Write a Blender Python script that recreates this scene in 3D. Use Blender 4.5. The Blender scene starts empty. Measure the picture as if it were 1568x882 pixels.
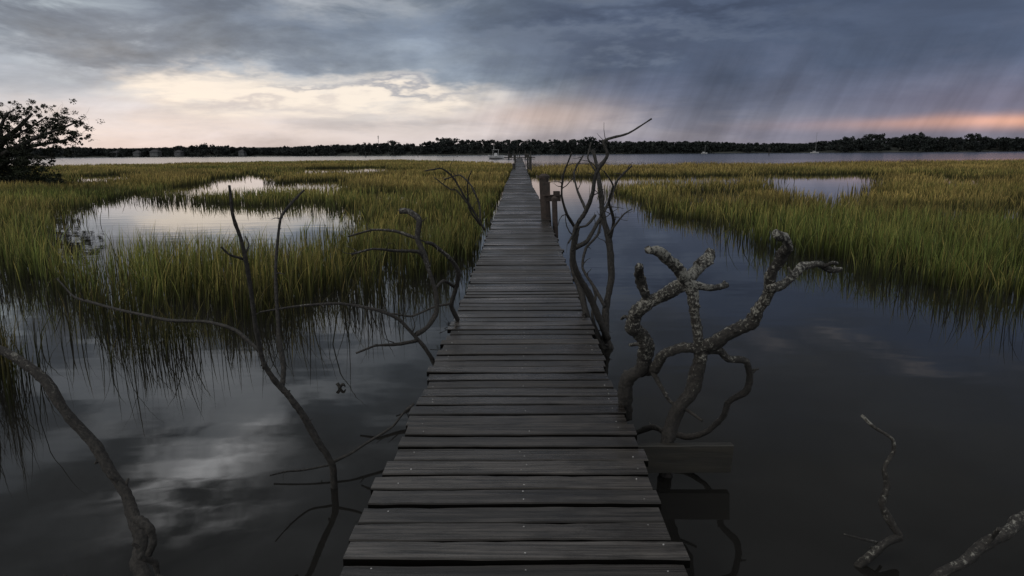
import bpy, math, random
import numpy as np
from mathutils import Vector, Matrix
random.seed(7); rng=np.random.default_rng(11)
scene=bpy.context.scene
scene.view_settings.view_transform='Standard'; scene.view_settings.look='None'
scene.view_settings.exposure=0; scene.view_settings.gamma=1
def lin(r,g,b):
    f=lambda c:(c/255/12.92) if c/255<=0.04045 else ((c/255+0.055)/1.055)**2.4
    return (f(r),f(g),f(b),1)
# ------------------------------------------------------------------ camera
F=1045.0; PITCH=math.radians(11.26); YAW=math.radians(0.71); ROLL=math.radians(0.38)
CAMH=1.76; DECK=0.31
CAM=Vector((0.03,0,CAMH))
R=(Matrix.Rotation(YAW,3,'Z')@Matrix.Rotation(math.pi/2-PITCH,3,'X')@Matrix.Rotation(-ROLL,3,'Z'))
cd=bpy.data.cameras.new('camera'); cam=bpy.data.objects.new('camera',cd)
scene.collection.objects.link(cam); scene.camera=cam
cam.matrix_world=Matrix.Translation(CAM)@R.to_4x4()
cd.sensor_width=36; cd.lens=F*36/1568; cd.clip_start=0.05; cd.clip_end=6000
def ray(px,py): return R@Vector(((px-784)/F,(441-py)/F,-1))
def at(px,py,Y):          # image pixel projected along its camera ray to forward distance Y
    d=ray(px,py); return CAM+d*(Y/d.y)
def gnd(px,py,z=0.0):
    d=ray(px,py); return CAM+d*((z-CAMH)/d.z)
# ------------------------------------------------------------------ helpers
def new_obj(name,verts,faces,mat=None,parent=None,smooth=False,cols=None):
    me=bpy.data.meshes.new(name); me.from_pydata([tuple(v) for v in verts],[],faces); me.update()
    if smooth: me.polygons.foreach_set('use_smooth',[True]*len(me.polygons))
    if cols is not None:
        a=me.color_attributes.new('col','FLOAT_COLOR','POINT'); a.data.foreach_set('color',np.asarray(cols,dtype=np.float32).ravel())
    ob=bpy.data.objects.new(name,me); scene.collection.objects.link(ob)
    if mat: me.materials.append(mat)
    if parent: ob.parent=parent
    return ob
def np_obj(name,V,T,mat,parent=None,cols=None):
    me=bpy.data.meshes.new(name); n=len(T)
    me.vertices.add(len(V)); me.vertices.foreach_set('co',V.astype(np.float32).ravel())
    me.loops.add(n*3); me.loops.foreach_set('vertex_index',T.astype(np.int32).ravel())
    me.polygons.add(n); me.polygons.foreach_set('loop_start',np.arange(0,n*3,3,dtype=np.int32))
    me.update(calc_edges=True)
    if cols is not None:
        a=me.color_attributes.new('col','FLOAT_COLOR','POINT'); a.data.foreach_set('color',cols.astype(np.float32).ravel())
    me.materials.append(mat)
    ob=bpy.data.objects.new(name,me); scene.collection.objects.link(ob)
    if parent: ob.parent=parent
    return ob
def empty(name,loc=(0,0,0)):
    e=bpy.data.objects.new(name,None); scene.collection.objects.link(e); return e
class Geo:
    def __init__(s): s.v=[]; s.f=[]
    def box(s,c,d,rot=0,top=1.0):
        x,y,z=c; dx,dy,dz=d[0]/2,d[1]/2,d[2]/2; b=len(s.v); cr,sr=math.cos(rot),math.sin(rot)
        for sz,k in ((-1,1),(1,top)):
            for sx,sy in ((-1,-1),(1,-1),(1,1),(-1,1)):
                X,Y=sx*dx*k,sy*dy*k
                s.v.append((x+X*cr-Y*sr,y+X*sr+Y*cr,z+sz*dz))
        s.f+= [tuple(b+i for i in q) for q in ((3,2,1,0),(4,5,6,7),(0,1,5,4),(1,2,6,5),(2,3,7,6),(3,0,4,7))]
    def cyl(s,p0,p1,r0,r1,n=12,jit=0):
        p0=Vector(p0);p1=Vector(p1);t=(p1-p0).normalized();u=t.orthogonal().normalized();w=t.cross(u);b=len(s.v)
        for p,r in ((p0,r0),(p1,r1)):
            for i in range(n):
                a=2*math.pi*i/n; rr=r*(1+random.uniform(-jit,jit)); s.v.append(tuple(p+(u*math.cos(a)+w*math.sin(a))*rr))
        for i in range(n):
            j=(i+1)%n; s.f.append((b+i,b+j,b+n+j,b+n+i))
        s.f.append(tuple(b+n-1-i for i in range(n))); s.f.append(tuple(b+n+i for i in range(n)))
    def make(s,name,mat,parent=None,smooth=False): return new_obj(name,s.v,s.f,mat,parent,smooth)
class NT:
    def __init__(s,tree): s.t=tree; s.n=tree.nodes; s.l=tree.links
    def put(s,sock,v):
        if isinstance(v,bpy.types.NodeSocket): s.l.new(v,sock)
        elif v is not None: sock.default_value=v
    def node(s,typ,**kw):
        n=s.n.new(typ)
        for k,v in kw.items(): setattr(n,k,v)
        return n
    def m(s,op,a,b=None,c=None,clamp=False):
        n=s.node('ShaderNodeMath',operation=op,use_clamp=clamp); s.put(n.inputs[0],a); s.put(n.inputs[1],b); s.put(n.inputs[2],c); return n.outputs[0]
    def mr(s,v,a,b,c=0.0,d=1.0,smooth=True):
        n=s.node('ShaderNodeMapRange',interpolation_type='SMOOTHSTEP' if smooth else 'LINEAR')
        for i,x in enumerate((v,a,b,c,d)): s.put(n.inputs[i],x)
        return n.outputs[0]
    def xyz(s,x,y,z):
        n=s.node('ShaderNodeCombineXYZ'); s.put(n.inputs[0],x);s.put(n.inputs[1],y);s.put(n.inputs[2],z); return n.outputs[0]
    def noise(s,vec,scale,detail=4,rough=0.5,dist=0.0,col=False):
        n=s.node('ShaderNodeTexNoise'); s.put(n.inputs['Vector'],vec)
        n.inputs['Scale'].default_value=scale;n.inputs['Detail'].default_value=detail;n.inputs['Roughness'].default_value=rough;n.inputs['Distortion'].default_value=dist
        return n.outputs['Color' if col else 'Fac']
    def mix(s,f,a,b,mode='MIX'):
        n=s.node('ShaderNodeMix',data_type='RGBA',blend_type=mode); s.put(n.inputs[0],f)
        s.put(n.inputs[6],a); s.put(n.inputs[7],b); return n.outputs[2]
    def ramp(s,f,stops):
        n=s.node('ShaderNodeValToRGB'); s.put(n.inputs[0],f); cr=n.color_ramp
        while len(cr.elements)<len(stops): cr.elements.new(0.5)
        for e,(p,c) in zip(cr.elements,stops): e.position=p; e.color=c
        return n.outputs[0]
    def scale(s,c,k):
        n=s.node('ShaderNodeVectorMath',operation='SCALE'); s.put(n.inputs[0],c); s.put(n.inputs['Scale'],k); return n.outputs[0]
def material(name):
    m=bpy.data.materials.new(name); m.use_nodes=True; nt=NT(m.node_tree)
    b=nt.n['Principled BSDF']; return m,nt,b
def simple(name,c1,c2,scale=4,rough=0.7,bump=0.0,stretch=(1,1,1)):
    m,nt,b=material(name)
    tc=nt.node('ShaderNodeTexCoord'); mp=nt.node('ShaderNodeMapping'); mp.inputs['Scale'].default_value=stretch
    nt.l.new(tc.outputs['Object'],mp.inputs[0])
    f=nt.noise(mp.outputs[0],scale,6,0.6); f2=nt.mr(f,0.3,0.7)
    nt.put(b.inputs['Base Color'],nt.mix(f2,(*c1,1),(*c2,1))); b.inputs['Roughness'].default_value=rough
    if bump:
        bn=nt.node('ShaderNodeBump'); bn.inputs['Strength'].default_value=bump; bn.inputs['Distance'].default_value=0.01; nt.put(bn.inputs['Height'],f); nt.put(b.inputs['Normal'],bn.outputs[0])
    return m
# ------------------------------------------------------------------ world
w=bpy.data.worlds.new('World'); scene.world=w; w.use_nodes=True; w.name='sky'
nt=NT(w.node_tree); nt.n.clear()
tc=nt.node('ShaderNodeTexCoord'); sp=nt.node('ShaderNodeSeparateXYZ'); nt.l.new(tc.outputs['Generated'],sp.inputs[0])
X,Y,Z=sp.outputs; Zc=nt.m('MAXIMUM',Z,0.0)
az0=nt.m('ARCTAN2',X,Y); el0=nt.m('ARCSINE',Zc)
st=nt.xyz(X,Y,nt.m('MULTIPLY',Z,3.0))
wn=nt.noise(st,3.0,4,0.6); wn2=nt.noise(nt.xyz(X,Y,nt.m('MULTIPLY_ADD',Z,3.2,3.7)),6.5,5,0.6)
az=nt.m('ADD',az0,nt.m('MULTIPLY',nt.m('SUBTRACT',wn,0.5),0.42))
el=nt.m('ADD',el0,nt.m('MULTIPLY',nt.m('MULTIPLY',nt.m('SUBTRACT',wn2,0.5),0.20),nt.mr(el0,0.0,0.12)))
ef=nt.m('DIVIDE',el,0.7,clamp=True)
def E(x): return x/0.7
left=nt.ramp(ef,[(0,lin(198,188,188)),(E(.03),lin(197,192,194)),(E(.075),lin(168,174,183)),(E(.115),lin(134,145,159)),(E(.17),lin(110,122,139)),(E(.25),lin(106,116,128)),(E(.42),lin(102,107,112)),(E(.6),lin(108,111,114))])
right=nt.ramp(ef,[(0,lin(124,119,131)),(E(.03),lin(104,109,127)),(E(.07),lin(91,99,120)),(E(.13),lin(78,89,111)),(E(.2),lin(77,89,112)),(E(.3),lin(78,83,92)),(E(.42),lin(82,84,86)),(E(.6),lin(94,96,98))])
side=nt.mr(az,-0.16,0.20)
base=nt.mix(side,left,right)
den=nt.m('ADD',Zc,0.13); cp=nt.xyz(nt.m('DIVIDE',X,den),nt.m('DIVIDE',Y,den),0.0)
c1=nt.noise(cp,0.6,6,0.58,0.5); c2=nt.noise(st,5.5,7,0.6,0.35)
cc=nt.m('ADD',nt.m('MULTIPLY',c1,0.4),nt.m('MULTIPLY',c2,0.6))
amp=nt.mr(side,0.0,1.0,0.80,0.42)
mul=nt.m('ADD',1.0,nt.m('MULTIPLY',nt.m('MULTIPLY',nt.m('SUBTRACT',cc,0.5),3.3),amp))
mul=nt.m('MAXIMUM',mul,0.6)
col=nt.scale(base,mul)
def gauss(a,e,sa,se,A=None,Ee=None):
    A=A or az; Ee=Ee or el
    u=nt.m('DIVIDE',nt.m('SUBTRACT',A,a),sa); v=nt.m('DIVIDE',nt.m('SUBTRACT',Ee,e),se)
    return nt.m('EXPONENT',nt.m('MULTIPLY',nt.m('ADD',nt.m('MULTIPLY',u,u),nt.m('MULTIPLY',v,v)),-1.0))
wisp=nt.mr(c2,0.42,0.60)
def blend(col,mask,color,amt): return nt.mix(nt.m('MULTIPLY',mask,amt,clamp=True),col,color)
streak=nt.noise(nt.xyz(nt.m('MULTIPLY',X,2.2),Y,nt.m('MULTIPLY',Z,13.0)),2.4,6,0.6,0.3)
stk=nt.mr(streak,0.40,0.56)
g=gauss(-0.42,0.035,0.5,0.03,az0,el0); col=blend(col,nt.m('MULTIPLY',g,nt.m('MULTIPLY_ADD',stk,0.5,0.4)),lin(226,213,206),0.8)
g=gauss(-0.28,0.078,0.22,0.032,az,nt.m('ADD',nt.m('MULTIPLY',el,0.6),nt.m('MULTIPLY',el0,0.4)))
g=nt.mr(g,0.18,0.62); col=blend(col,nt.m('MULTIPLY',g,nt.m('MULTIPLY_ADD',stk,0.5,0.5)),lin(243,231,217),0.95)
g=gauss(-0.31,0.062,0.16,0.006); col=blend(col,g,lin(186,180,182),0.6)
g=gauss(-0.20,0.093,0.10,0.006); col=blend(col,g,lin(150,154,165),0.8)
g=gauss(0.035,0.050,0.10,0.022,az0,el0); col=blend(col,g,lin(212,184,170),0.5)
g=gauss(-0.66,0.185,0.13,0.05); col=blend(col,nt.m('MULTIPLY',g,wisp),lin(196,208,214),1.0)
g=gauss(-0.46,0.115,0.16,0.012); col=blend(col,nt.m('MULTIPLY',g,wisp),lin(200,206,212),0.6)
g=gauss(0.58,0.055,0.15,0.03,az0,el0); col=blend(col,g,lin(132,116,130),0.3)
g=gauss(0.71,0.032,0.23,0.0085,az0,nt.m('ADD',nt.m('MULTIPLY',el,0.25),nt.m('MULTIPLY',el0,0.75))); col=blend(col,g,lin(236,176,148),0.9)
g=gauss(0.22,0.185,0.17,0.015); col=blend(col,g,lin(58,67,86),0.7)
g=gauss(0.10,0.15,0.2,0.012); col=blend(col,g,lin(108,118,136),0.5)
sh=nt.noise(nt.xyz(nt.m('MULTIPLY',nt.m('ADD',az0,nt.m('MULTIPLY',el0,-0.45)),10.0),nt.m('MULTIPLY',el0,1.0),0.0),1.0,5,0.6)
shm=nt.m('MULTIPLY',nt.mr(az0,-0.14,0.0),nt.mr(el0,0.17,0.09))
col=nt.scale(col,nt.m('ADD',1.04,nt.m('MULTIPLY',nt.m('SUBTRACT',sh,0.5),nt.m('MULTIPLY',shm,1.7))))
g=gauss(-0.50,0.42,0.09,0.05); col=blend(col,nt.m('MULTIPLY',g,nt.mr(c2,0.40,0.62)),(2.7,2.7,2.75,1),1.0)
g=gauss(-0.42,0.34,0.25,0.07); col=blend(col,nt.m('MULTIPLY',g,wisp),lin(206,212,219),0.7)
g=gauss(-0.35,0.24,0.3,0.04); col=blend(col,nt.m('MULTIPLY',g,wisp),lin(196,200,206),0.6)
g=gauss(0.52,0.26,0.2,0.016); col=blend(col,nt.m('MULTIPLY',g,wisp),lin(156,148,146),0.45)
up=nt.mr(Z,0.62,0.95); back=nt.mr(Y,0.15,-0.5); ub=nt.m('MAXIMUM',up,back)
col=nt.mix(ub,col,(0.80,0.81,0.82,1))
sk=nt.node('ShaderNodeTexSky',sky_type='NISHITA'); sk.sun_disc=False; sk.sun_elevation=math.radians(4); sk.sun_rotation=math.radians(-30)
b1=nt.node('ShaderNodeBackground'); nt.put(b1.inputs[0],col); b1.inputs[1].default_value=1.04
b2=nt.node('ShaderNodeBackground'); nt.put(b2.inputs[0],sk.outputs[0]); b2.inputs[1].default_value=0.002
ad=nt.node('ShaderNodeAddShader'); nt.l.new(b1.outputs[0],ad.inputs[0]); nt.l.new(b2.outputs[0],ad.inputs[1])
out=nt.node('ShaderNodeOutputWorld'); nt.l.new(ad.outputs[0],out.inputs[0])
sd=bpy.data.lights.new('sun','SUN'); sd.energy=0.7; sd.angle=math.radians(25); sd.color=(1,0.90,0.76)
so=bpy.data.objects.new('sun',sd); scene.collection.objects.link(so)
so.rotation_euler=Vector((0.8,0.35,-0.6)).to_track_quat('-Z','Y').to_euler()
# ------------------------------------------------------------------ water + ground
wm,nt,b=material('water')
geo=nt.node('ShaderNodeNewGeometry'); s=nt.node('ShaderNodeSeparateXYZ'); nt.l.new(geo.outputs['Position'],s.inputs[0])
far=nt.mr(s.outputs[1],60,170)
mud=nt.noise(geo.outputs['Position'],0.6,4)
nt.put(b.inputs['Base Color'],nt.mix(mud,(0.0082,0.0080,0.0076,1),(0.0125,0.0120,0.0110,1)))
b.inputs['IOR'].default_value=1.333
nt.put(b.inputs['Roughness'],nt.mr(far,0,1,0.022,0.15))
n1=nt.noise(nt.xyz(nt.m('MULTIPLY',s.outputs[0],0.5),nt.m('MULTIPLY',s.outputs[1],1.5),0.0),1.6,2,0.45)
n2=nt.noise(geo.outputs['Position'],11.0,2,0.5)
pat=nt.mr(nt.noise(geo.outputs['Position'],0.22,2),0.50,0.68)
h=nt.m('ADD',nt.m('MULTIPLY',n1,nt.mr(far,0,1,0.005,0.02)),nt.m('MULTIPLY',nt.m('MULTIPLY',n2,pat),0.0009))
bp=nt.node('ShaderNodeBump'); bp.inputs['Strength'].default_value=0.4; bp.inputs['Distance'].default_value=1.0
nt.put(bp.inputs['Height'],h); nt.put(b.inputs['Normal'],bp.outputs[0])
new_obj('water',[(-2500,-200,0),(2500,-200,0),(2500,3500,0),(-2500,3500,0)],[(0,1,2,3)],wm)
gm=simple('mud',(0.03,0.026,0.02),(0.05,0.043,0.03),0.8,0.8)
new_obj('ground',[(-2600,-300,-0.6),(2600,-300,-0.6),(2600,3600,-0.6),(-2600,3600,-0.6)],[(0,1,2,3)],gm)
# ------------------------------------------------------------------ boardwalk
wood,nt,b=material('weathered_wood')
geo=nt.node('ShaderNodeNewGeometry'); rp=geo.outputs['Random Per Island']
s=nt.node('ShaderNodeSeparateXYZ'); nt.l.new(geo.outputs['Position'],s.inputs[0])
sn_=nt.node('ShaderNodeSeparateXYZ'); nt.l.new(geo.outputs['True Normal'],sn_.inputs[0])
off=nt.m('MULTIPLY',rp,37.0)
gv=nt.xyz(nt.m('ADD',nt.m('MULTIPLY',s.outputs[0],1.5),off),nt.m('MULTIPLY',s.outputs[1],48.0),nt.m('ADD',s.outputs[2],off))
grain=nt.noise(gv,1.0,7,0.64,0.6)
fine=nt.noise(nt.xyz(nt.m('MULTIPLY',s.outputs[0],4),nt.m('MULTIPLY',s.outputs[1],190.0),off),1.0,3,0.6)
blot=nt.noise(nt.xyz(nt.m('ADD',s.outputs[0],off),nt.m('MULTIPLY',s.outputs[1],2.0),off),3.2,5,0.65)
c=nt.mix(nt.mr(grain,0.34,0.66),(0.013,0.012,0.011,1),(0.058,0.054,0.051,1))
c=nt.mix(nt.mr(fine,0.52,0.70,0,0.55),c,(0.008,0.007,0.006,1))
rp2=nt.m('FRACT',nt.m('MULTIPLY',rp,13.37)); rp3=nt.m('FRACT',nt.m('MULTIPLY',rp,71.3))
tint=nt.ramp(rp2,[(0,(0.42,0.39,0.37,1)),(0.25,(0.9,0.88,0.87,1)),(0.45,(0.58,0.52,0.45,1)),(0.65,(1.6,1.58,1.56,1)),(0.82,(0.7,0.67,0.65,1)),(1,(1.15,1.1,1.05,1))])
c=nt.mix(1.0,c,tint,'MULTIPLY')
c=nt.mix(nt.mr(blot,0.46,0.66,0,0.6),c,(0.009,0.008,0.0075,1))
side_shade=nt.mr(sn_.outputs[2],0.55,0.9,1.0,0.0)
c=nt.mix(side_shade,c,(0.002,0.0018,0.0016,1))  # shade in the plank gaps, painted as near-black on the side faces
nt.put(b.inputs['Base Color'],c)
wet=nt.noise(nt.xyz(s.outputs[0],nt.m('MULTIPLY',s.outputs[1],0.6),0.0),1.3,3,0.5)
ro=nt.m('ADD',nt.m('ADD',nt.mr(rp3,0.0,1.0,0.22,0.44,False),nt.mr(wet,0.35,0.65,-0.06,0.12)),nt.m('MULTIPLY',nt.m('SUBTRACT',grain,0.5),0.5))
nt.put(b.inputs['Roughness'],nt.m('ADD',nt.m('MAXIMUM',ro,0.15),nt.m('MULTIPLY',side_shade,0.5)))
nt.put(b.inputs['Specular IOR Level'],nt.m('SUBTRACT',0.5,nt.m('MULTIPLY',side_shade,0.45)))
bp=nt.node('ShaderNodeBump'); bp.inputs['Strength'].default_value=0.6; bp.inputs['Distance'].default_value=0.004
nt.put(bp.inputs['Height'],nt.m('ADD',grain,nt.m('MULTIPLY',fine,0.5))); nt.put(b.inputs['Normal'],bp.outputs[0])
pier=empty('wooden_boardwalk')
def cx(y): return 0.07*math.exp(-((y-13)/9)**2)+0.02*math.sin(y*0.35)*min(1,y/20)
V=[];Fc=[]; nails=Geo()
y=1.35; k=0
while y<178:
    wd=0.126+random.uniform(-0.008,0.008); gap=random.uniform(0.014,0.023)
    L=-0.608+random.gauss(0,0.011); Rr=0.592+random.gauss(0,0.013)
    if y<2.92: L-=0.035
    if random.random()<0.06: Rr+=random.uniform(-0.035,0.03)
    if random.random()<0.05: L+=random.uniform(-0.03,0.03)
    c=cx(y); z0=DECK+random.gauss(0,0.0022); til=random.gauss(0,0.018); rz=random.gauss(0,0.006)+0.003
    seg=18 if y<14 else 2; b0=len(V); bow=random.gauss(0,0.003); wv=random.uniform(0,6.28)
    e1=[random.gauss(0,0.0016)+0.0026*math.sin(wv+i*.5) for i in range(seg+1)]; e2=[random.gauss(0,0.0016)+0.0026*math.sin(wv*2+i*.43) for i in range(seg+1)]
    for i in range(seg+1):
        t=i/seg; x=L+(Rr-L)*t
        yc=y+rz*x; zz=z0+bow*(2*t-1)**2
        ya=yc+e1[i]; yb=yc+wd+e2[i]; ch=0.005
        for (yy,dz) in ((ya+ch,0),(yb-ch,0),(yb,-ch),(yb,-0.036),(ya,-0.036),(ya,-ch)):
            V.append((c+x,yy,zz+dz+til*(yy-yc-wd/2)))
    for i in range(seg):
        for j in range(6):
            a=b0+i*6+j; a2=b0+i*6+(j+1)%6; Fc.append((a,a2,a2+6,a+6))
    Fc.append(tuple(b0+5-j for j in range(6))); Fc.append(tuple(b0+seg*6+j for j in range(6)))
    if y<12:
        for nx in (-0.53,0.02,0.53):
            for ny in (0.035,0.09):
                if random.random()<0.35:
                    xx=c+nx+random.gauss(0,0.012); yy=y+ny+random.gauss(0,0.008)+rz*nx
                    nails.cyl((xx,yy,z0-0.004),(xx,yy,z0+0.002),0.0034,0.003,8)
    y+=wd+gap; k+=1
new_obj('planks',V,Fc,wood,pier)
nm=simple('galvanised_nail',(0.08,0.08,0.08),(0.45,0.45,0.45),40,0.5); nails.make('nails',nm,pier)
dw=simple('dark_wet_timber',(0.005,0.0045,0.004),(0.018,0.016,0.013),6,0.65,0.6,(1,1,6))
g=Geo()
y=1.0
while y<176:
    for sx in (-0.5,0,0.5): g.box((cx(y+1.2)+sx,y+1.25,DECK-0.044-0.073),(0.045,2.49,0.145))
    g.box((cx(y),y,DECK-0.036-0.147-0.08),(1.1,0.05,0.13))
    for sx in (-0.43,0.43): g.cyl((cx(y)+sx,y+0.12,-0.6),(cx(y)+sx,y+0.12,DECK-0.05),0.08,0.075,10,0.05)
    y+=2.5
g.make('substructure',dw,pier)
p=at(1122,682,3.42)
V=[];Fc=[]                       # cross board: slightly warped, chipped end
for i in range(9):
    t=i/8; xx=0.40+(p.x-0.40)*t
    zt=p.z-0.004*(1-t)+random.gauss(0,.0008); 
    for (yy,zz) in ((3.42,zt-.004),(3.425,zt),(3.46,zt),(3.465,zt-.004),(3.465,zt-.156+random.gauss(0,.001)),(3.42,zt-.156+random.gauss(0,.001))): V.append((xx+(random.gauss(0,.004) if i==8 else 0),yy,zz))
for i in range(8):
    for j in range(6): a=i*6+j; a2=i*6+(j+1)%6; Fc.append((a,a2,a2+6,a+6))
Fc.append((5,4,3,2,1,0)); Fc.append(tuple(48+j for j in range(6)))
new_obj('cross_board',V,Fc,simple('board_wood',(0.005,0.005,0.004),(0.016,0.014,0.010),3,0.6,0.3,(1,1,8)),pier)
rust=simple('weathered_piling_wood',(0.010,0.007,0.0055),(0.034,0.022,0.018),9,0.8,0.8,(1,1,2))
def piling(name,px,top,Y,r,lean=0,extra=None):
    e=empty(name); a=at(px,top,Y); g=Geo(); g.cyl((a.x+lean,Y,-0.5),(a.x,Y,a.z-0.10),r*1.02,r*0.96,14,0.10); g.make('post',rust if Y<40 else dw,e)
    g=Geo(); g.cyl((a.x,Y,a.z-0.10),(a.x,Y,a.z-0.05),r*1.15,r*1.15,14,0.07); g.cyl((a.x,Y,a.z-0.05),(a.x,Y,a.z),r*1.1,r*0.5,14,0.08); g.make('cap',rust if Y<40 else dw,e)
    if extra: extra(e,a)
    return e
def brk(e,a):
    g=Geo(); g.box((a.x+0.19,14.95,a.z-0.52),(0.34,0.08,0.14),0.1); g.box((a.x+0.27,14.9,a.z-0.42),(0.12,0.12,0.10),0.2); g.box((a.x+0.05,14.85,a.z-0.32),(0.16,0.05,0.3),0,0.9); g.make('bracket',rust,e)
piling('piling',833,266,15,0.105,0.10,brk)
piling('piling',849,300,14.6,0.06,0.04)
for (px,top,Y) in ((812,239,58),(808,236,95),(789,236,100),(787,250,60)): piling('piling',px,top,Y,0.12)
# ------------------------------------------------------------------ dead trees
bark,nt,b=material('dead_bark')
tcn=nt.node('ShaderNodeTexCoord'); o=tcn.outputs['Object']
n1=nt.noise(o,55,6,0.7)
c=nt.mix(nt.mr(n1,0.40,0.66),(0.003,0.0027,0.0023,1),(0.026,0.023,0.020,1))
nt.put(b.inputs['Base Color'],c); b.inputs['Roughness'].default_value=0.8
bp=nt.node('ShaderNodeBump'); bp.inputs['Strength'].default_value=1.0; bp.inputs['Distance'].default_value=0.006; nt.put(bp.inputs['Height'],n1); nt.put(b.inputs['Normal'],bp.outputs[0])
def lichen(name,thr,colr):
    m_,nt,b=material(name)
    tcn=nt.node('ShaderNodeTexCoord'); o=tcn.outputs['Object']
    n1=nt.noise(o,80,6,0.7); n2=nt.noise(o,55,7,0.75,0.8); n3=nt.noise(o,6,3,0.5); sz=nt.node('ShaderNodeSeparateXYZ'); nt.l.new(o,sz.inputs[0])
    geo=nt.node('ShaderNodeNewGeometry'); nz=nt.node('ShaderNodeSeparateXYZ'); nt.l.new(geo.outputs['Normal'],nz.inputs[0])
    c=nt.mix(nt.mr(n1,0.38,0.66),(0.0035,0.003,0.0027,1),(0.028,0.025,0.022,1))
    hz=nt.mr(sz.outputs[2],0.25,0.95,0.14,0.0)
    q=nt.m('SUBTRACT',nt.m('ADD',n2,nt.m('MULTIPLY',nt.m('SUBTRACT',n3,0.5),0.35)),hz)
    q=nt.m('ADD',q,nt.m('MULTIPLY',nz.outputs[2],0.035))   # lichen prefers upward faces
    c=nt.mix(nt.mr(q,thr,thr+0.07,0,0.9),c,colr)
    nt.put(b.inputs['Base Color'],c); b.inputs['Roughness'].default_value=0.85
    bp=nt.node('ShaderNodeBump'); bp.inputs['Strength'].default_value=1.0; bp.inputs['Distance'].default_value=0.007; nt.put(bp.inputs['Height'],nt.m('ADD',n2,nt.m('MULTIPLY',n1,.5))); nt.put(b.inputs['Normal'],bp.outputs[0])
    return m_
lich=lichen('lichen_bark',0.51,(0.20,0.197,0.175,1)); lich2=lichen('sparse_lichen_bark',0.57,(0.14,0.137,0.12,1))
def catmull(P,n):
    P=[P[0]*2-P[1]]+P+[P[-1]*2-P[-2]]; out=[]
    for i in range(1,len(P)-2):
        for j in range(n):
            t=j/n; a,b_,c_,d=P[i-1],P[i],P[i+1],P[i+2]
            q=0.5*((2*b_)+(c_-a)*t+(2*a-5*b_+4*c_-d)*t*t+(3*b_-a-3*c_+d)*t**3)
            out.append(q*0.62+(b_*(1-t)+c_*t)*0.38)
    out.append(P[-2]); return out
class Branches:
    def __init__(s): s.v=[]; s.f=[]; s.ends=[]
    def tube(s,pts,rad,knob=0.16,sides=10):
        b0=len(s.v); n=len(pts); u=None
        ph=[random.uniform(0,6.28) for _ in range(6)]
        for i in range(n):
            t=(pts[min(i+1,n-1)]-pts[max(i-1,0)]).normalized()
            if u is None: u=t.orthogonal().normalized()
            u=(u-t*u.dot(t)).normalized(); w_=t.cross(u); r=rad[i]
            r*=1+knob*(0.35*math.sin(i*0.33+ph[1])+0.25*math.sin(i*0.8+ph[2])*math.sin(i*.21+ph[3])+random.gauss(0,0.16))
            jj=u*(0.16*r*math.sin(i*0.4+ph[4]))+w_*(0.16*r*math.sin(i*0.35+ph[5]))
            for k in range(sides):
                a=2*math.pi*k/sides; rr=r*(1+0.10*math.sin(2*a+ph[0]+i*0.12)+0.07*math.sin(5*a+ph[3]+i*.1)+random.gauss(0,0.055))
                s.v.append(tuple(pts[i]+jj+(u*math.cos(a)+w_*math.sin(a))*rr))
        for i in range(n-1):
            for k in range(sides):
                k2=(k+1)%sides; a=b0+i*sides; s.f.append((a+k,a+k2,a+sides+k2,a+sides+k))
        s.f.append(tuple(b0+sides-1-k for k in range(sides))); s.f.append(tuple(b0+(n-1)*sides+k for k in range(sides)))
    def br(s,px,r0,r1,Y0,Y1,wob=0.05,twigs=0,knob=0.16,tl=0.12):
        m=len(px)-1; wa=random.uniform(-1,1)*wob
        P=[];
        for i,(x,y) in enumerate(px):
            t=i/m; P.append(at(x,y,Y0+(Y1-Y0)*t+wa*math.sin(math.pi*t)))
        sub=9; Q=catmull(P,sub); n=len(Q)
        rad=[]
        for i in range(n):
            t=i/(n-1); rad.append(0.88*(r0+(r1-r0)*t)*Q[i].y/F)
        s.tube(Q,rad,knob)
        if r0>=5:                       # knots and broken stubs
            for _ in range(int(n/18)):
                i=random.randrange(1,n-1); d=Vector((random.gauss(0,1),random.gauss(0,1),random.gauss(.3,1))).normalized(); rr=rad[i]
                s.tube([Q[i],Q[i]+d*rr*1.1,Q[i]+d*rr*random.uniform(1.5,2.4)],[rr*.5,rr*.4,rr*.2],0.1,6)
        for _ in range(twigs):
            i=random.randrange(int(n*0.25),n-1); t=(Q[i+1]-Q[i]).normalized()
            d=(t*random.uniform(0.2,0.9)+Vector((random.uniform(-1,1),random.uniform(-1,1),random.uniform(-0.4,1)))*0.8).normalized()
            Ln=tl*random.uniform(0.4,1.3); pts=[Q[i]]; 
            for q in range(5):
                d=(d+Vector([random.gauss(0,0.25) for _ in range(3)])).normalized(); pts.append(pts[-1]+d*Ln/5)
            rr=min(rad[i]*0.5,0.006); s.tube(pts,[rr*(1-0.15*q) for q in range(6)],0.1,5)
    def make(s,name,mat):
        return new_obj(name,s.v,s.f,mat,None,True)
T=Branches(); Y=3.5
T.br([(1028,800),(1021,740),(1017,695),(1023,668),(1040,625),(1060,594),(1072,560),(1070,532)],13,12,Y,Y)
T.br([(1070,532),(1067,500),(1062,465),(1057,438),(1047,424)],9,10,Y,Y-.05)
T.br([(1047,424),(1034,408),(1018,392),(1004,384),(992,382)],11,7,Y-.05,Y-.25,knob=.2)
T.br([(1047,430),(1068,412),(1080,400),(1089,384)],12,9,Y-.05,Y+.2,knob=.2)
T.br([(1074,406),(1068,398)],5,4,Y,Y)
T.br([(1050,434),(1075,439),(1095,441),(1112,436)],7,4.5,Y-.05,Y+.1,knob=.2)
T.br([(1100,440),(1110,431)],3,2.5,Y+.08,Y+.1)
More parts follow.
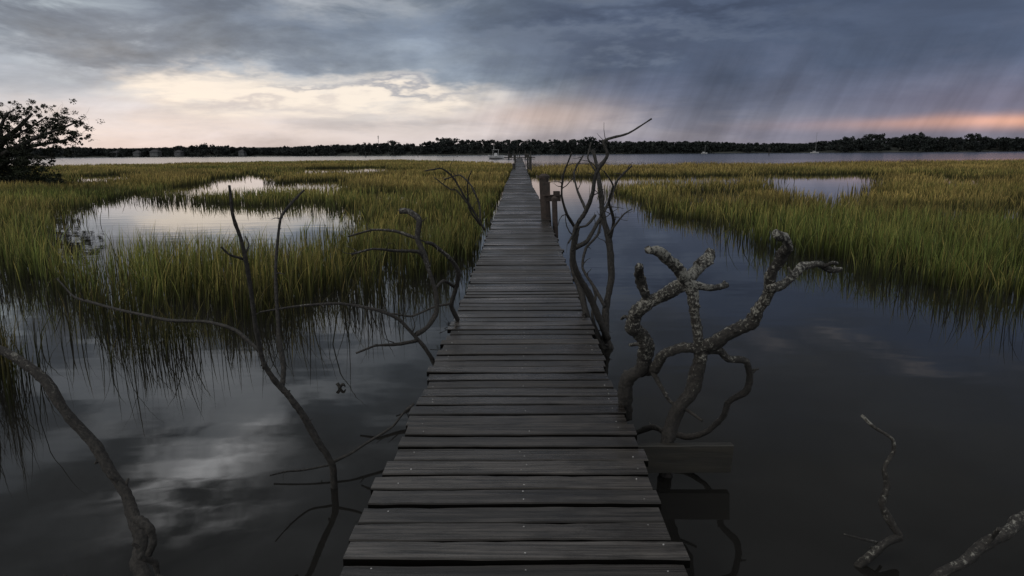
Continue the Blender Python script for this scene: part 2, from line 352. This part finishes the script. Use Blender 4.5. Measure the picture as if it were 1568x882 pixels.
T.br([(1057,434),(1030,444),(1008,456),(988,466),(972,482),(969,498),(982,516),(991,535),(983,560),(966,578),(955,600),(960,640)],12,14,Y-.05,Y+.35,knob=.18)
T.br([(992,462),(985,440),(978,420),(979,407)],9,7,Y+.05,Y-.1,knob=.25)
T.br([(985,452),(993,444)],4,3,Y,Y)
T.br([(1066,537),(1090,524),(1128,506),(1153,490),(1168,466),(1178,440),(1184,412),(1197,392),(1206,378),(1201,365),(1188,357)],12.5,8,Y,Y-.45,knob=.18,wob=.1)
T.br([(1177,442),(1200,436),(1216,420),(1230,408),(1250,404),(1268,412),(1287,413)],8.5,5,Y-.28,Y-.1,knob=.2)
T.br([(1262,408),(1275,402),(1282,404)],3.5,2.5,Y-.15,Y-.15)
T.br([(1072,536),(1040,532),(1018,543),(1002,563),(980,572)],9,9,Y,Y+.3)
T.br([(1078,538),(1103,537),(1117,550),(1143,553),(1148,575),(1141,600),(1115,616),(1106,640),(1084,660),(1050,669),(1020,661),(1000,654),(975,662)],6.5,5,Y,Y+.45,wob=.15,twigs=3,tl=.07)
T.br([(1146,556),(1150,566),(1162,565)],2.5,1.5,Y+.15,Y+.1)
T.br([(998,566),(1012,592),(1026,614),(1052,628),(1076,644)],4.5,2.5,Y+.2,Y-.1,twigs=2,tl=.06)
T.br([(990,533),(975,527),(965,528)],4,3,Y+.3,Y+.5); T.br([(972,490),(958,485),(952,488)],4,2.5,Y+.1,Y+.2)
T.make('dead_tree',lich)
T=Branches(); Y=6.0
T.br([(945,562),(930,520),(926,475),(937,425),(931,365),(923,325),(919,290),(914,255),(908,230)],8,2.5,Y,Y+.3,twigs=9,tl=.25)
T.br([(930,520),(908,462),(890,432),(878,398),(880,352),(896,326),(907,297),(913,265),(930,238),(925,216),(962,204),(998,182)],6,1.4,Y,Y-.4,twigs=10,wob=.3,tl=.25)
T.br([(932,545),(905,500),(893,460),(880,420),(876,385),(884,345)],6,5,Y,Y+.5,twigs=6)
T.br([(880,380),(900,368),(916,340),(936,302),(946,275),(968,254)],4,1.5,Y+.4,Y+.8,twigs=5,tl=.2)
T.br([(881,350),(868,328),(860,300),(863,266),(876,233)],3,1.2,Y+.3,Y,twigs=7,tl=.25)
T.br([(898,322),(884,292),(879,264),(893,238)],2.5,1.2,Y,Y+.5,twigs=5,tl=.2)
T.br([(931,380),(940,340),(932,310),(939,285),(925,262)],3,1.2,Y+.2,Y-.3,twigs=5,tl=.2)
T.br([(912,330),(898,345),(884,350),(870,372)],2.5,1.5,Y-.1,Y-.4,twigs=3)
T.br([(926,470),(910,440),(892,410),(897,380),(915,360),(922,330)],3,1.8,Y,Y+.6,twigs=4)
T.br([(935,545),(915,510),(907,480),(912,452),(905,430)],3,1.8,Y,Y+.3,twigs=4)
T.br([(931,360),(955,328),(968,320)],1.8,1,Y,Y,twigs=2); T.br([(912,262),(900,242),(905,218)],1.6,1,Y-.2,Y,twigs=1,tl=.15)
T.make('dead_tree',bark)
T=Branches(); Y=3.4
T.br([(518,830),(514,765),(510,718),(492,682),(466,640),(443,606),(420,583),(402,550),(393,508),(386,460),(379,410),(369,368),(357,330),(351,284)],7.5,2.4,Y,Y-.3,twigs=5,tl=.06)
T.br([(432,596),(434,555),(426,512),(423,450),(423,385),(430,335),(445,312),(466,291)],4.5,1.7,Y,Y+.35,twigs=7,tl=.07)
T.br([(397,538),(362,506),(312,492),(255,490),(200,478),(150,466),(115,455),(88,428)],3.6,1.6,Y-.1,Y+.5,twigs=6,tl=.1)
T.br([(372,397),(352,390),(338,378)],2.4,1.4,Y-.2,Y-.3); T.br([(374,392),(381,375),(376,362)],2,1.2,Y-.2,Y-.1)
T.br([(506,712),(470,719),(440,722),(413,728)],2.4,1.3,Y,Y-.25,twigs=3,tl=.06)
T.br([(506,710),(540,692),(572,672),(602,652),(620,630),(634,618)],2.6,2.2,Y,Y+.15,twigs=2,tl=.05)
T.make('dead_sapling',bark)
T=Branches(); Y=2.45
T.br([(-60,505),(-10,532),(32,551),(70,585),(108,640),(150,690),(180,737),(203,782),(214,822),(214,862),(228,905),(240,960)],6.5,14,Y+.5,Y,twigs=7,tl=.05,knob=.14,wob=.1)
T.br([(208,795),(228,806),(234,830),(228,850)],9,6,Y,Y-.05,knob=.3); T.br([(214,850),(236,862),(243,880),(262,895)],7,3,Y,Y,knob=.3)
T.br([(180,737),(168,728),(164,722)],4,2.5,Y,Y); T.br([(212,840),(203,832)],4,3,Y,Y)
T.br([(225,890),(180,884),(130,892),(98,880)],3,1.5,Y,Y-.1)
T.make('fallen_branch',lich2)
T=Branches(); Y=5.0
T.br([(672,572),(662,550),(640,520),(612,490),(576,474),(520,465),(462,468),(398,478)],4.5,1.6,Y,Y-.3,twigs=7,tl=.12)
T.br([(641,521),(600,528),(572,530),(545,541)],3.2,1.8,Y,Y-.2,twigs=2)
T.br([(633,515),(655,500),(668,480),(666,442),(652,398),(640,368),(641,338),(628,324),(613,324)],4,5,Y,Y+.3,twigs=4,knob=.2)
T.br([(700,490),(692,468),(699,436),(702,415),(685,392),(664,375),(652,371)],4.5,3,Y+.8,Y+.3,twigs=4)
T.br([(690,465),(665,470),(630,484),(600,480)],2.5,1.5,Y+.7,Y+.5,twigs=1)
T.br([(652,402),(640,385),(602,384),(570,381),(538,390)],3.2,1.8,Y+.2,Y-.1,twigs=4)
T.br([(642,366),(605,354),(572,352),(533,362)],3,1.5,Y+.25,Y+.5,twigs=5,tl=.15)
T.br([(698,440),(680,430),(668,440)],3,2,Y+.7,Y+.3)
T.make('driftwood_brush',lich2)
T=Branches(); Y=11.5
T.br([(742,352),(728,328),(712,302),(694,272),(676,258),(650,262)],2.2,1.0,Y,Y-.5,twigs=8,tl=.35)
T.br([(736,340),(733,310),(722,285),(704,268),(680,275)],2,.9,Y,Y+.6,twigs=8,tl=.35)
T.br([(722,320),(700,292),(690,290),(665,272)],1.4,.8,Y,Y,twigs=4,tl=.3)
T.br([(735,345),(718,318),(716,280),(722,262)],1.6,.8,Y,Y-.4,twigs=4,tl=.3)
T.make('dead_shrub',bark)
T=Branches(); Y=2.75
T.br([(1260,950),(1300,890),(1318,862),(1350,836),(1378,821)],10,7.5,Y-.05,Y,knob=.2)
T.br([(1378,822),(1362,795),(1350,772),(1359,742),(1354,716),(1369,690),(1366,672),(1340,655),(1319,636)],7,2.2,Y,Y+.1,knob=.25,twigs=3,tl=.03)
T.br([(1352,833),(1322,826),(1292,818)],3,1.5,Y,Y-.1,twigs=1,tl=.03)
sap=lichen('grey_lichen_bark',0.44,(0.19,0.187,0.165,1)); T.make('dead_sapling',sap)
T=Branches(); Y=2.35
T.br([(1380,935),(1430,888),(1470,862),(1502,838),(1540,815),(1566,796),(1630,760),(1700,735)],11,10,Y,Y+.4,knob=.2,twigs=12,tl=.03)
T.br([(1500,838),(1520,822),(1530,810)],6,3.5,Y+.15,Y+.1,knob=.3)
T.make('fallen_branch',sap)
T=Branches()
T.br([(521,606),(520,594),(516,587)],2.2,3.2,4.95,4.95,wob=0); T.br([(519,594),(525,588),(529,592)],3,1.2,4.95,4.95,wob=0)
T.make('twig_stub',bark)
# ------------------------------------------------------------------ marsh grass
def poly(pts,z=0.0): return np.array([[gnd(x,y).x,gnd(x,y).y] for x,y in pts])
def inside(P,x,y):
    r=np.zeros(len(x),bool); n=len(P); j=n-1
    for i in range(n):
        xi,yi=P[i]; xj,yj=P[j]
        if yi!=yj:
            c=((yi>y)!=(yj>y))&(x<(xj-xi)*(y-yi)/(yj-yi)+xi); r^=c
        j=i
    return r
def sn(x,y,s,seed):
    a=seed*1.7
    return (np.sin(x/s+a+1.3*np.sin(y/s*0.7+a))+np.sin(y/s*1.3-a*2+1.1*np.sin(x/s*0.9+a*3))+np.sin((x+y)/s*0.77+a*5))/3
L_out=poly([(-500,480),(-200,440),(0,415),(60,424),(130,455),(250,468),(400,462),(520,450),(640,432),(700,424),(728,400),(746,360),(764,305),(778,272),(786,262),(783,254),(700,250),(600,247),(420,250),(80,257),(-400,262)])
L_p=[poly([(40,385),(60,350),(100,328),(150,306),(185,300),(215,294),(235,301),(262,309),(330,311),(420,316),(505,314),(560,334),(520,352),(510,385),(450,410),(400,400),(330,418),(230,414),(180,422),(110,408)]),
     poly([(230,290),(300,281),(345,271),(380,264),(415,262),(430,280),(530,277),(545,293),(470,296),(424,302),(310,304),(235,300)]),
     poly([(430,259),(600,256),(640,262),(600,268),(440,270)]),
     poly([(555,298),(620,294),(630,310),(565,313)]), poly([(90,272),(210,266),(225,280),(100,285)]), poly([(620,272),(700,267),(710,276),(630,280)])]
L_s=poly([(-300,700),(-60,690),(30,620),(100,570),(240,545),(450,510),(600,475),(700,440),(700,424),(400,440),(130,440),(0,400),(-300,420)])
R_st=poly([(826,270),(960,270),(1100,269),(1200,267),(1320,267),(1568,272),(2100,280),(2100,243),(1568,249),(1200,254),(828,258)])
R_B=poly([(938,296),(955,291),(1010,290),(1070,290),(1120,286),(1165,276),(1400,273),(1568,270),(2100,272),(2400,560),(1700,520),(1568,478),(1480,462),(1410,440),(1340,408),(1260,396),(1180,384),(1140,352),(1060,342),(1005,330),(985,312)])
R_s=poly([(985,320),(1060,345),(1140,360),(1200,400),(1340,430),(1450,480),(1568,520),(1800,600),(1800,500),(1568,470),(1340,400),(1180,380),(1100,335)])
R_p=[poly([(1160,280),(1210,266),(1320,263),(1370,278),(1345,300),(1300,316),(1230,309),(1180,302)]),poly([(1020,298),(1150,294),(1170,314),(1040,316)]),poly([(1400,274),(1560,271),(1580,283),(1420,287)])]
N=1150000
u=rng.random(N); a_,b_=3.3**.7,170**.7
yy=(a_+(b_-a_)*u)**(1/.7); xx=(rng.random(N)*2-1)*yy*0.97
jx=sn(xx,yy,1.1,1)*0.30*(yy/10)**.8+rng.normal(0,1,N)*0.20*(yy/8)**.5
jy=sn(xx,yy,1.0,2)*0.60*(yy/10)**.9+rng.normal(0,1,N)*0.36*(yy/8)**.5
tx,ty=xx+jx,yy+jy
inL=inside(L_out,tx,ty)
for p in L_p: inL&=~inside(p,tx,ty)
stalk=rng.random(N)
sp_=inside(L_s,tx,ty)&(stalk<0.13*np.clip(0.35+2.2*sn(xx,yy,0.22,5)+0.8*sn(xx,yy,.9,7),0,2.2)*np.where(xx<-2.6,1.5,0.8))
sp_|=inside(R_s,tx,ty)&(stalk<0.10*np.clip(0.3+2.0*sn(xx,yy,0.25,15),0,2.2))
inR=inside(R_B,tx,ty)
for p in R_p: inR&=~inside(p,tx,ty)
inR|=inside(R_st,tx,ty)
slit=(sn(xx*0.35,yy,1.6,21)+0.5*sn(xx,yy,0.8,22)>0.76)&(yy>13)&(yy<75)
slit|=(sn(xx*0.5,yy,0.9,31)+0.4*sn(xx,yy,0.4,32)>0.88)&(yy<=13)
clump=np.clip(0.44+0.80*sn(xx,yy,0.24,8)+0.40*sn(xx,yy,1.1,4),0.05,1)
clump=np.where(yy>25,np.clip(clump+.25,0,1),clump)
keep=((inL|inR)&~(slit&(rng.random(N)<.95)))&(rng.random(N)<clump)|sp_
keep&=~((np.abs(xx)<0.72))
x=xx[keep];y=yy[keep];isr=inR[keep]; sparse=(sp_&~(inL|inR))[keep]; n=len(x); print('BLADES',n)
H=(0.48+0.13*sn(x,y,2.3,3)+0.10*sn(x,y,0.5,6))*(0.42+0.70*rng.random(n)); H=np.where(sparse,H*0.85,H)
H*=np.where((x<0)&(y<14),1.36,1.0)*np.where((~(x<0))&(y<14),1.12,1)
W=(0.0022+0.00037*y)*(0.6+0.8*rng.random(n))
ang=rng.random(n)*np.pi; wx,wy=np.cos(ang)*W,np.sin(ang)*W*0.5
la=rng.random(n)*2*np.pi; lean=H*(0.04+0.50*rng.random(n)**2.4); lx=np.cos(la)*lean+0.04*H; ly=np.sin(la)*lean
V=np.zeros((n,7,3)); 
for k,(t,ww) in enumerate(((0,1.0),(0.38,1.0),(0.72,0.65))):
    c=t**1.8
    for sgn,idx in ((-1,2*k),(1,2*k+1)):
        V[:,idx,0]=x+lx*c+sgn*wx*ww; V[:,idx,1]=y+ly*c+sgn*wy*ww; V[:,idx,2]=H*t-(0.06 if k==0 else 0)
V[:,6,0]=x+lx;V[:,6,1]=y+ly;V[:,6,2]=H*(1-0.12*lean/H)
T0=np.array([[0,1,3],[0,3,2],[2,3,5],[2,5,4],[4,5,6]])
Tt=(np.arange(n)[:,None,None]*7+T0[None]).reshape(-1,3)
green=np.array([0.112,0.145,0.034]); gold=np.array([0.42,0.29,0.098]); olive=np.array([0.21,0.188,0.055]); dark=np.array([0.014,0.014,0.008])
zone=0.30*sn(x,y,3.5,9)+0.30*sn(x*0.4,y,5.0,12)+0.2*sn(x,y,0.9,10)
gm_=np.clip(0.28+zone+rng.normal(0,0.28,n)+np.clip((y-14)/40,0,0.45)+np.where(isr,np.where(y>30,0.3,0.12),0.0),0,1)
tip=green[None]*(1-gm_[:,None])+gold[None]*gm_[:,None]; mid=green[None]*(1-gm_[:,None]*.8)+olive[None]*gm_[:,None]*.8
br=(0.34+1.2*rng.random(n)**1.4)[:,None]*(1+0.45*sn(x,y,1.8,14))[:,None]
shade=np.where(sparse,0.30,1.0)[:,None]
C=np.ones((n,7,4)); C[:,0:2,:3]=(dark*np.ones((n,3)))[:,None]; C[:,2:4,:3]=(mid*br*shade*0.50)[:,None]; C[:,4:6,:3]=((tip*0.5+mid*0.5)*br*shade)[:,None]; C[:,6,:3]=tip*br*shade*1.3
grass,nt,b=material('marsh_grass'); at_=nt.node('ShaderNodeVertexColor',layer_name='col')
nt.put(b.inputs['Base Color'],at_.outputs[0]); b.inputs['Roughness'].default_value=0.55; b.inputs['Specular IOR Level'].default_value=0.25
tr=nt.node('ShaderNodeBsdfTranslucent'); nt.put(tr.inputs[0],at_.outputs[0]); mx=nt.node('ShaderNodeMixShader'); mx.inputs[0].default_value=0.4
nt.l.new(b.outputs[0],mx.inputs[1]); nt.l.new(tr.outputs[0],mx.inputs[2]); nt.l.new(mx.outputs[0],nt.n['Material Output'].inputs[0])
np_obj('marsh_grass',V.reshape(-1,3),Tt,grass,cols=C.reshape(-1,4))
# ------------------------------------------------------------------ leaves helper
def leaves(name,centers,sizes,leaf,counts,mat,parent=None,flat=0.75,colA=(0.02,0.028,0.012),colB=(0.05,0.065,0.028)):
    VV=[];CC=[]
    for c,s_,k in zip(centers,sizes,counts):
        p=rng.normal(0,1,(k,3)); p/=np.linalg.norm(p,axis=1)[:,None]; p*=(rng.random(k)**0.45)[:,None]*s_; p[:,2]*=flat
        p+=np.array(c); a=rng.normal(0,1,(k,3)); a/=np.linalg.norm(a,axis=1)[:,None]; b2=rng.normal(0,1,(k,3)); b2-=a*(a*b2).sum(1)[:,None]; b2/=np.linalg.norm(b2,axis=1)[:,None]
        l=leaf*(0.6+0.8*rng.random(k))[:,None]
        q=np.stack([p-a*l,p+b2*l*.5,p+a*l,p-b2*l*.5],1); VV.append(q.reshape(-1,3))
        sh=rng.random(); cc=np.array(colA)*(1-sh)+np.array(colB)*sh; cc=cc[None]*(0.6+0.8*rng.random((k,1)))
        CC.append(np.repeat(np.concatenate([cc,np.ones((k,1))],1),4,0))
    VV=np.concatenate(VV);CC=np.concatenate(CC);m_=len(VV)//4
    T_=(np.arange(m_)[:,None,None]*4+np.array([[0,1,2],[0,2,3]])[None]).reshape(-1,3)
    return np_obj(name,VV,T_,mat,parent,CC)
folm,nt,b=material('foliage'); at_=nt.node('ShaderNodeVertexColor',layer_name='col'); nt.put(b.inputs['Base Color'],at_.outputs[0]); b.inputs['Roughness'].default_value=0.7; b.inputs['Specular IOR Level'].default_value=0.2
# ------------------------------------------------------------------ live oak at left
def oak(name,base,limbs,Y,leaf=0.045):
    e=empty(name); B=Branches()
    cs=[];ss=[];ks=[]
    for pts,r0,r1,dy in limbs:
        B.br(pts,r0,r1,Y,Y+dy,wob=0.4,twigs=16,tl=1.0,knob=.1)
        P=[at(px_,py_,Y+dy*i/(len(pts)-1)) for i,(px_,py_) in enumerate(pts)]
        for i in range(1,len(P)):
            for _ in range(24):
                t=random.random(); q=P[i-1].lerp(P[i],t)+Vector((random.gauss(0,.42),random.gauss(0,.7),random.gauss(0.08,.36)))
                cs.append(tuple(q)); ss.append(random.uniform(0.05,0.24)); ks.append(int(55*random.uniform(.4,1.4)))
    new_obj('trunk_and_limbs',B.v,B.f,bark,e,True)
    leaves('crown',cs,ss,leaf,ks,folm,e,colA=(0.005,0.007,0.004),colB=(0.016,0.020,0.011)); return e
oak('live_oak_tree',None,[([(-30,290),(-15,245),(5,218),(28,195),(50,174)],9,1.6,0.5),([(-12,245),(20,228),(62,208),(98,195),(124,184)],5,.8,-.6),([(30,228),(72,220),(100,214),(126,207)],3,.8,.3),
 ([(5,222),(0,196),(10,176),(22,168)],4,.8,.2),([(-15,245),(-50,215),(-70,185),(-90,165)],6,1.5,.4),([(60,210),(76,192),(98,180)],2,.7,0),([(-20,262),(15,248),(55,240),(84,243)],4,1,-.5),([(-40,260),(-80,240),(-130,205)],5,1,.5),([(20,210),(48,194),(72,178)],2,.7,.3),([(-10,236),(-20,205),(-30,175)],4,1,.4)],36)
cs=[];ss=[];ks=[]
for _ in range(540):
    px_=random.uniform(-160,92); top=196+max(0,px_)*0.72+random.uniform(0,60); py_=random.uniform(min(top,278),290)
    q=at(px_,py_,36+random.uniform(-1.5,2)); cs.append(tuple(q)); ss.append(random.uniform(.15,.45)); ks.append(100)
leaves('shrub_thicket',cs,ss,.055,ks,folm,colA=(0.005,0.007,0.004),colB=(0.018,0.024,0.011))
# ------------------------------------------------------------------ far shore
D=525.0
sky_pts=[(-700,222),(80,225),(120,224),(200,227),(320,221),(400,226),(450,223),(520,220),(600,218),(645,220),(660,213),(760,213),(850,212),(900,213),(980,215),(1050,215),(1130,217),(1240,219),(1265,213),(1330,209),(1400,207),(1480,209),(1500,207),(1568,211),(2300,212)]
def skyl(px): return np.interp(px,[p[0] for p in sky_pts],[p[1] for p in sky_pts])
cs=[];ss=[];ks=[]; trunks=Geo()
px_=-650.0
while px_<2250:
    base=at(px_,240,D+random.uniform(-10,25)); top=at(px_,skyl(px_),base.y).z-0.3
    hgt=top*random.uniform(0.88,1.03); wdt=random.uniform(3.2,6.0)
    for _ in range(10):
        t=random.random(); cs.append((base.x+random.gauss(0,wdt*.6),base.y+random.gauss(0,3),hgt*(0.40+0.52*t))); ss.append(wdt*(0.55-0.28*t)*random.uniform(.7,1.2)); ks.append(55)
    for _ in range(5): cs.append((base.x+random.gauss(0,3),base.y-4,random.uniform(.4,hgt*.5))); ss.append(random.uniform(1.5,2.8)); ks.append(50)
    trunks.cyl((base.x,base.y,0),(base.x,base.y,hgt*.7),.35,.15,6)
    px_+=random.uniform(3,6)
for pxp,tp in ((1332,206),(1345,205),(1398,205),(1408,206),(1488,205),(1497,207),(905,211),(675,212),(690,212),(1300,209),(318,221),(602,216)):
    q=at(pxp,tp,D+5); trunks.cyl((q.x,q.y,0),(q.x,q.y,q.z-1),.3,.1,6)
    for _ in range(12): cs.append((q.x+random.gauss(0,3.2),q.y+random.gauss(0,2),q.z-1.8+random.gauss(0,.9))); ss.append(1.7); ks.append(40)
e=empty('distant_tree_line')
leaves('foliage_mass',cs,ss,0.6,ks,folm,e,colA=(0.007,0.010,0.011),colB=(0.018,0.023,0.021))  # slight aerial haze put into the leaf colours as a bluish tint
trunks.make('trunks',bark,e)
g=[];f=[]
xs=np.linspace(-900,900,181)
for i,xv in enumerate(xs):
    y0=D-12+5*math.sin(xv*.02)+2*math.sin(xv*.11)
    for dy,z in ((0,-.3),(2.5,.35),(12,.7),(45,6.5),(300,7.0),(2500,7)): g.append((xv*(1 if dy<100 else 3),y0+dy,z+(random.uniform(-.9,.9) if dy==45 else 0)))
for i in range(len(xs)-1):
    for j in range(5): a=i*6+j; f.append((a,a+6,a+7,a+1))
new_obj('far_shore',g,f,simple('shore_ground',(0.008,0.011,0.009),(0.02,0.023,0.016),.1,.9))
hm=simple('painted_siding',(0.03,0.033,0.037),(0.075,0.08,0.085),.5,.7); rm=simple('roof_shingle',(0.012,0.013,0.016),(0.022,0.022,0.027),1,.8); gl=simple('window_glass',(0.02,0.025,0.03),(0.04,0.04,0.05),1,.15)
for hx,wd,hh in ((178,5,3.0),(212,4.4,2.6),(239,6,3.2),(275,4.6,2.8),(372,4,2.8)):
    q=at(hx,240,D-11); e=empty('waterfront_house'); g=Geo(); g.box((q.x,q.y,hh/2+.4),(wd,6,hh)); g.make('walls',hm,e)
    v=[(q.x-wd/2-.4,q.y-3.5,hh+.4),(q.x+wd/2+.4,q.y-3.5,hh+.4),(q.x+wd/2+.4,q.y+3.5,hh+.4),(q.x-wd/2-.4,q.y+3.5,hh+.4),(q.x-wd/2+1.5,q.y,hh+2.2),(q.x+wd/2-1.5,q.y,hh+2.2)]
    new_obj('roof',v,[(0,1,5,4),(1,2,5),(2,3,4,5),(3,0,4),(3,2,1,0)],rm,e)
    g=Geo()
    for i in range(int(wd//2)): 
        g.box((q.x-wd/2+1.3+i*2,q.y-3.02,hh*.65+.3),(.9,.08,1.1))
    g.make('windows',gl,e)
metal=simple('mast_metal',(0.12,0.12,0.13),(0.2,0.2,0.2),2,.5); white=simple('white_gelcoat',(0.28,0.29,0.31),(0.42,0.42,0.42),1,.35)
q=at(579,207,D+10); g=Geo(); g.cyl((q.x,q.y,0),(q.x,q.y,q.z),.30,.14,6)
for k in range(3): g.box((q.x,q.y,q.z-1-k*.8),(1.2-.2*k,.25,.35))
g.make('radio_mast',metal)
def hull(g,c,L,W,Hh):
    b=len(g.v); n=9
    for i in range(n):
        t=i/(n-1); wv=W/2*math.sin(min(1,(1-t)*1.6+.05)*math.pi/2)*(0.9 if t>0 else .85); sheer=Hh*(1+.35*t*t)
        X_=c[0]-L/2+L*t
        for yv,zv in ((-wv,sheer),(-wv*.8,0.1),(0,-.2),(wv*.8,0.1),(wv,sheer)): g.v.append((X_,c[1]+yv,c[2]+zv))
    for i in range(n-1):
        for j in range(4): a=b+i*5+j; g.f.append((a,a+1,a+6,a+5))
        a=b+i*5; g.f.append((a,a+5,a+9,a+4))
    g.f.append((b,b+4,b+3,b+2,b+1))
for px_,mt,Yd,L in ((1250,203,400,4.6),(1079,222,420,3.6)):
    q=at(px_,mt,Yd); e=empty('sailboat'); g=Geo(); hull(g,(q.x,q.y,0),L,1.8,.6); g.make('hull',white,e)
    g=Geo(); g.box((q.x-.4,q.y,.8),(L*.35,1.1,.35),0,.85); g.make('cabin',white,e)
    g=Geo(); g.cyl((q.x+.4,q.y,.5),(q.x+.4,q.y,q.z),.09,.06,6); g.cyl((q.x+.4,q.y,1.4),(q.x-L*.35,q.y,1.4),.07,.07,6); g.make('mast_and_boom',metal,e)
q=at(1178,226,300); g=Geo(); g.cyl((q.x,q.y,-.5),(q.x,q.y,q.z),.18,.16,8); g.box((q.x,q.y-.2,q.z-.4),(.9,.06,.9)); g.make('channel_marker',dw)
e=empty('floating_dock'); g=Geo(); g.box((0,182,.34),(8,6,.2)); g.box((-4.5,185,.34),(6,3,.2))
for i in range(-2,3): g.cyl((i*1.45,179.2,-.5),(i*1.45,179.2,1.8+.4*(i%2)),.12,.11,8); g.cyl((i*1.45,185.4,-.5),(i*1.45,185.4,2.0),.12,.11,8)
for sx in (-2.6,2.6): g.box((sx,180,1.3),(2.4,.06,.08)); g.box((sx,180,.9),(2.4,.06,.06))
g.cyl((-.6,182,.3),(-.6,182,4.6),.07,.05,6); g.box((1.9,181.5,.85),(1.2,.9,.8)); g.box((-2.4,181.5,.75),(.9,.9,.7))
g.make('dock_frame',dw,e)
e=empty('motorboat'); g=Geo(); hull(g,(-5.9,178,.25),3.8,1.8,.5); g.make('hull',white,e)
g=Geo(); g.box((-6.1,178,1.2),(.9,.8,.7),0,.8); g.box((-6.1,178,2.4),(1.6,1.2,.07)); 
for sx in (-.7,.7): g.cyl((-6.1+sx,177.5,.7),(-6.1+sx,177.5,2.4),.04,.04,6)
g.cyl((-6.6,178,2.4),(-6.6,178,3.5),.04,.03,6); g.box((-7.9,178,.8),(.3,.35,.6)); g.make('console_and_top',white,e)
for px_,dx in ((640,0),(700,1),(560,2)):
    q=at(px_,236,300); g=Geo(); g.cyl((q.x,q.y,-.5),(q.x,q.y,1.9),.15,.13,8); g.make('mooring_post',dw)
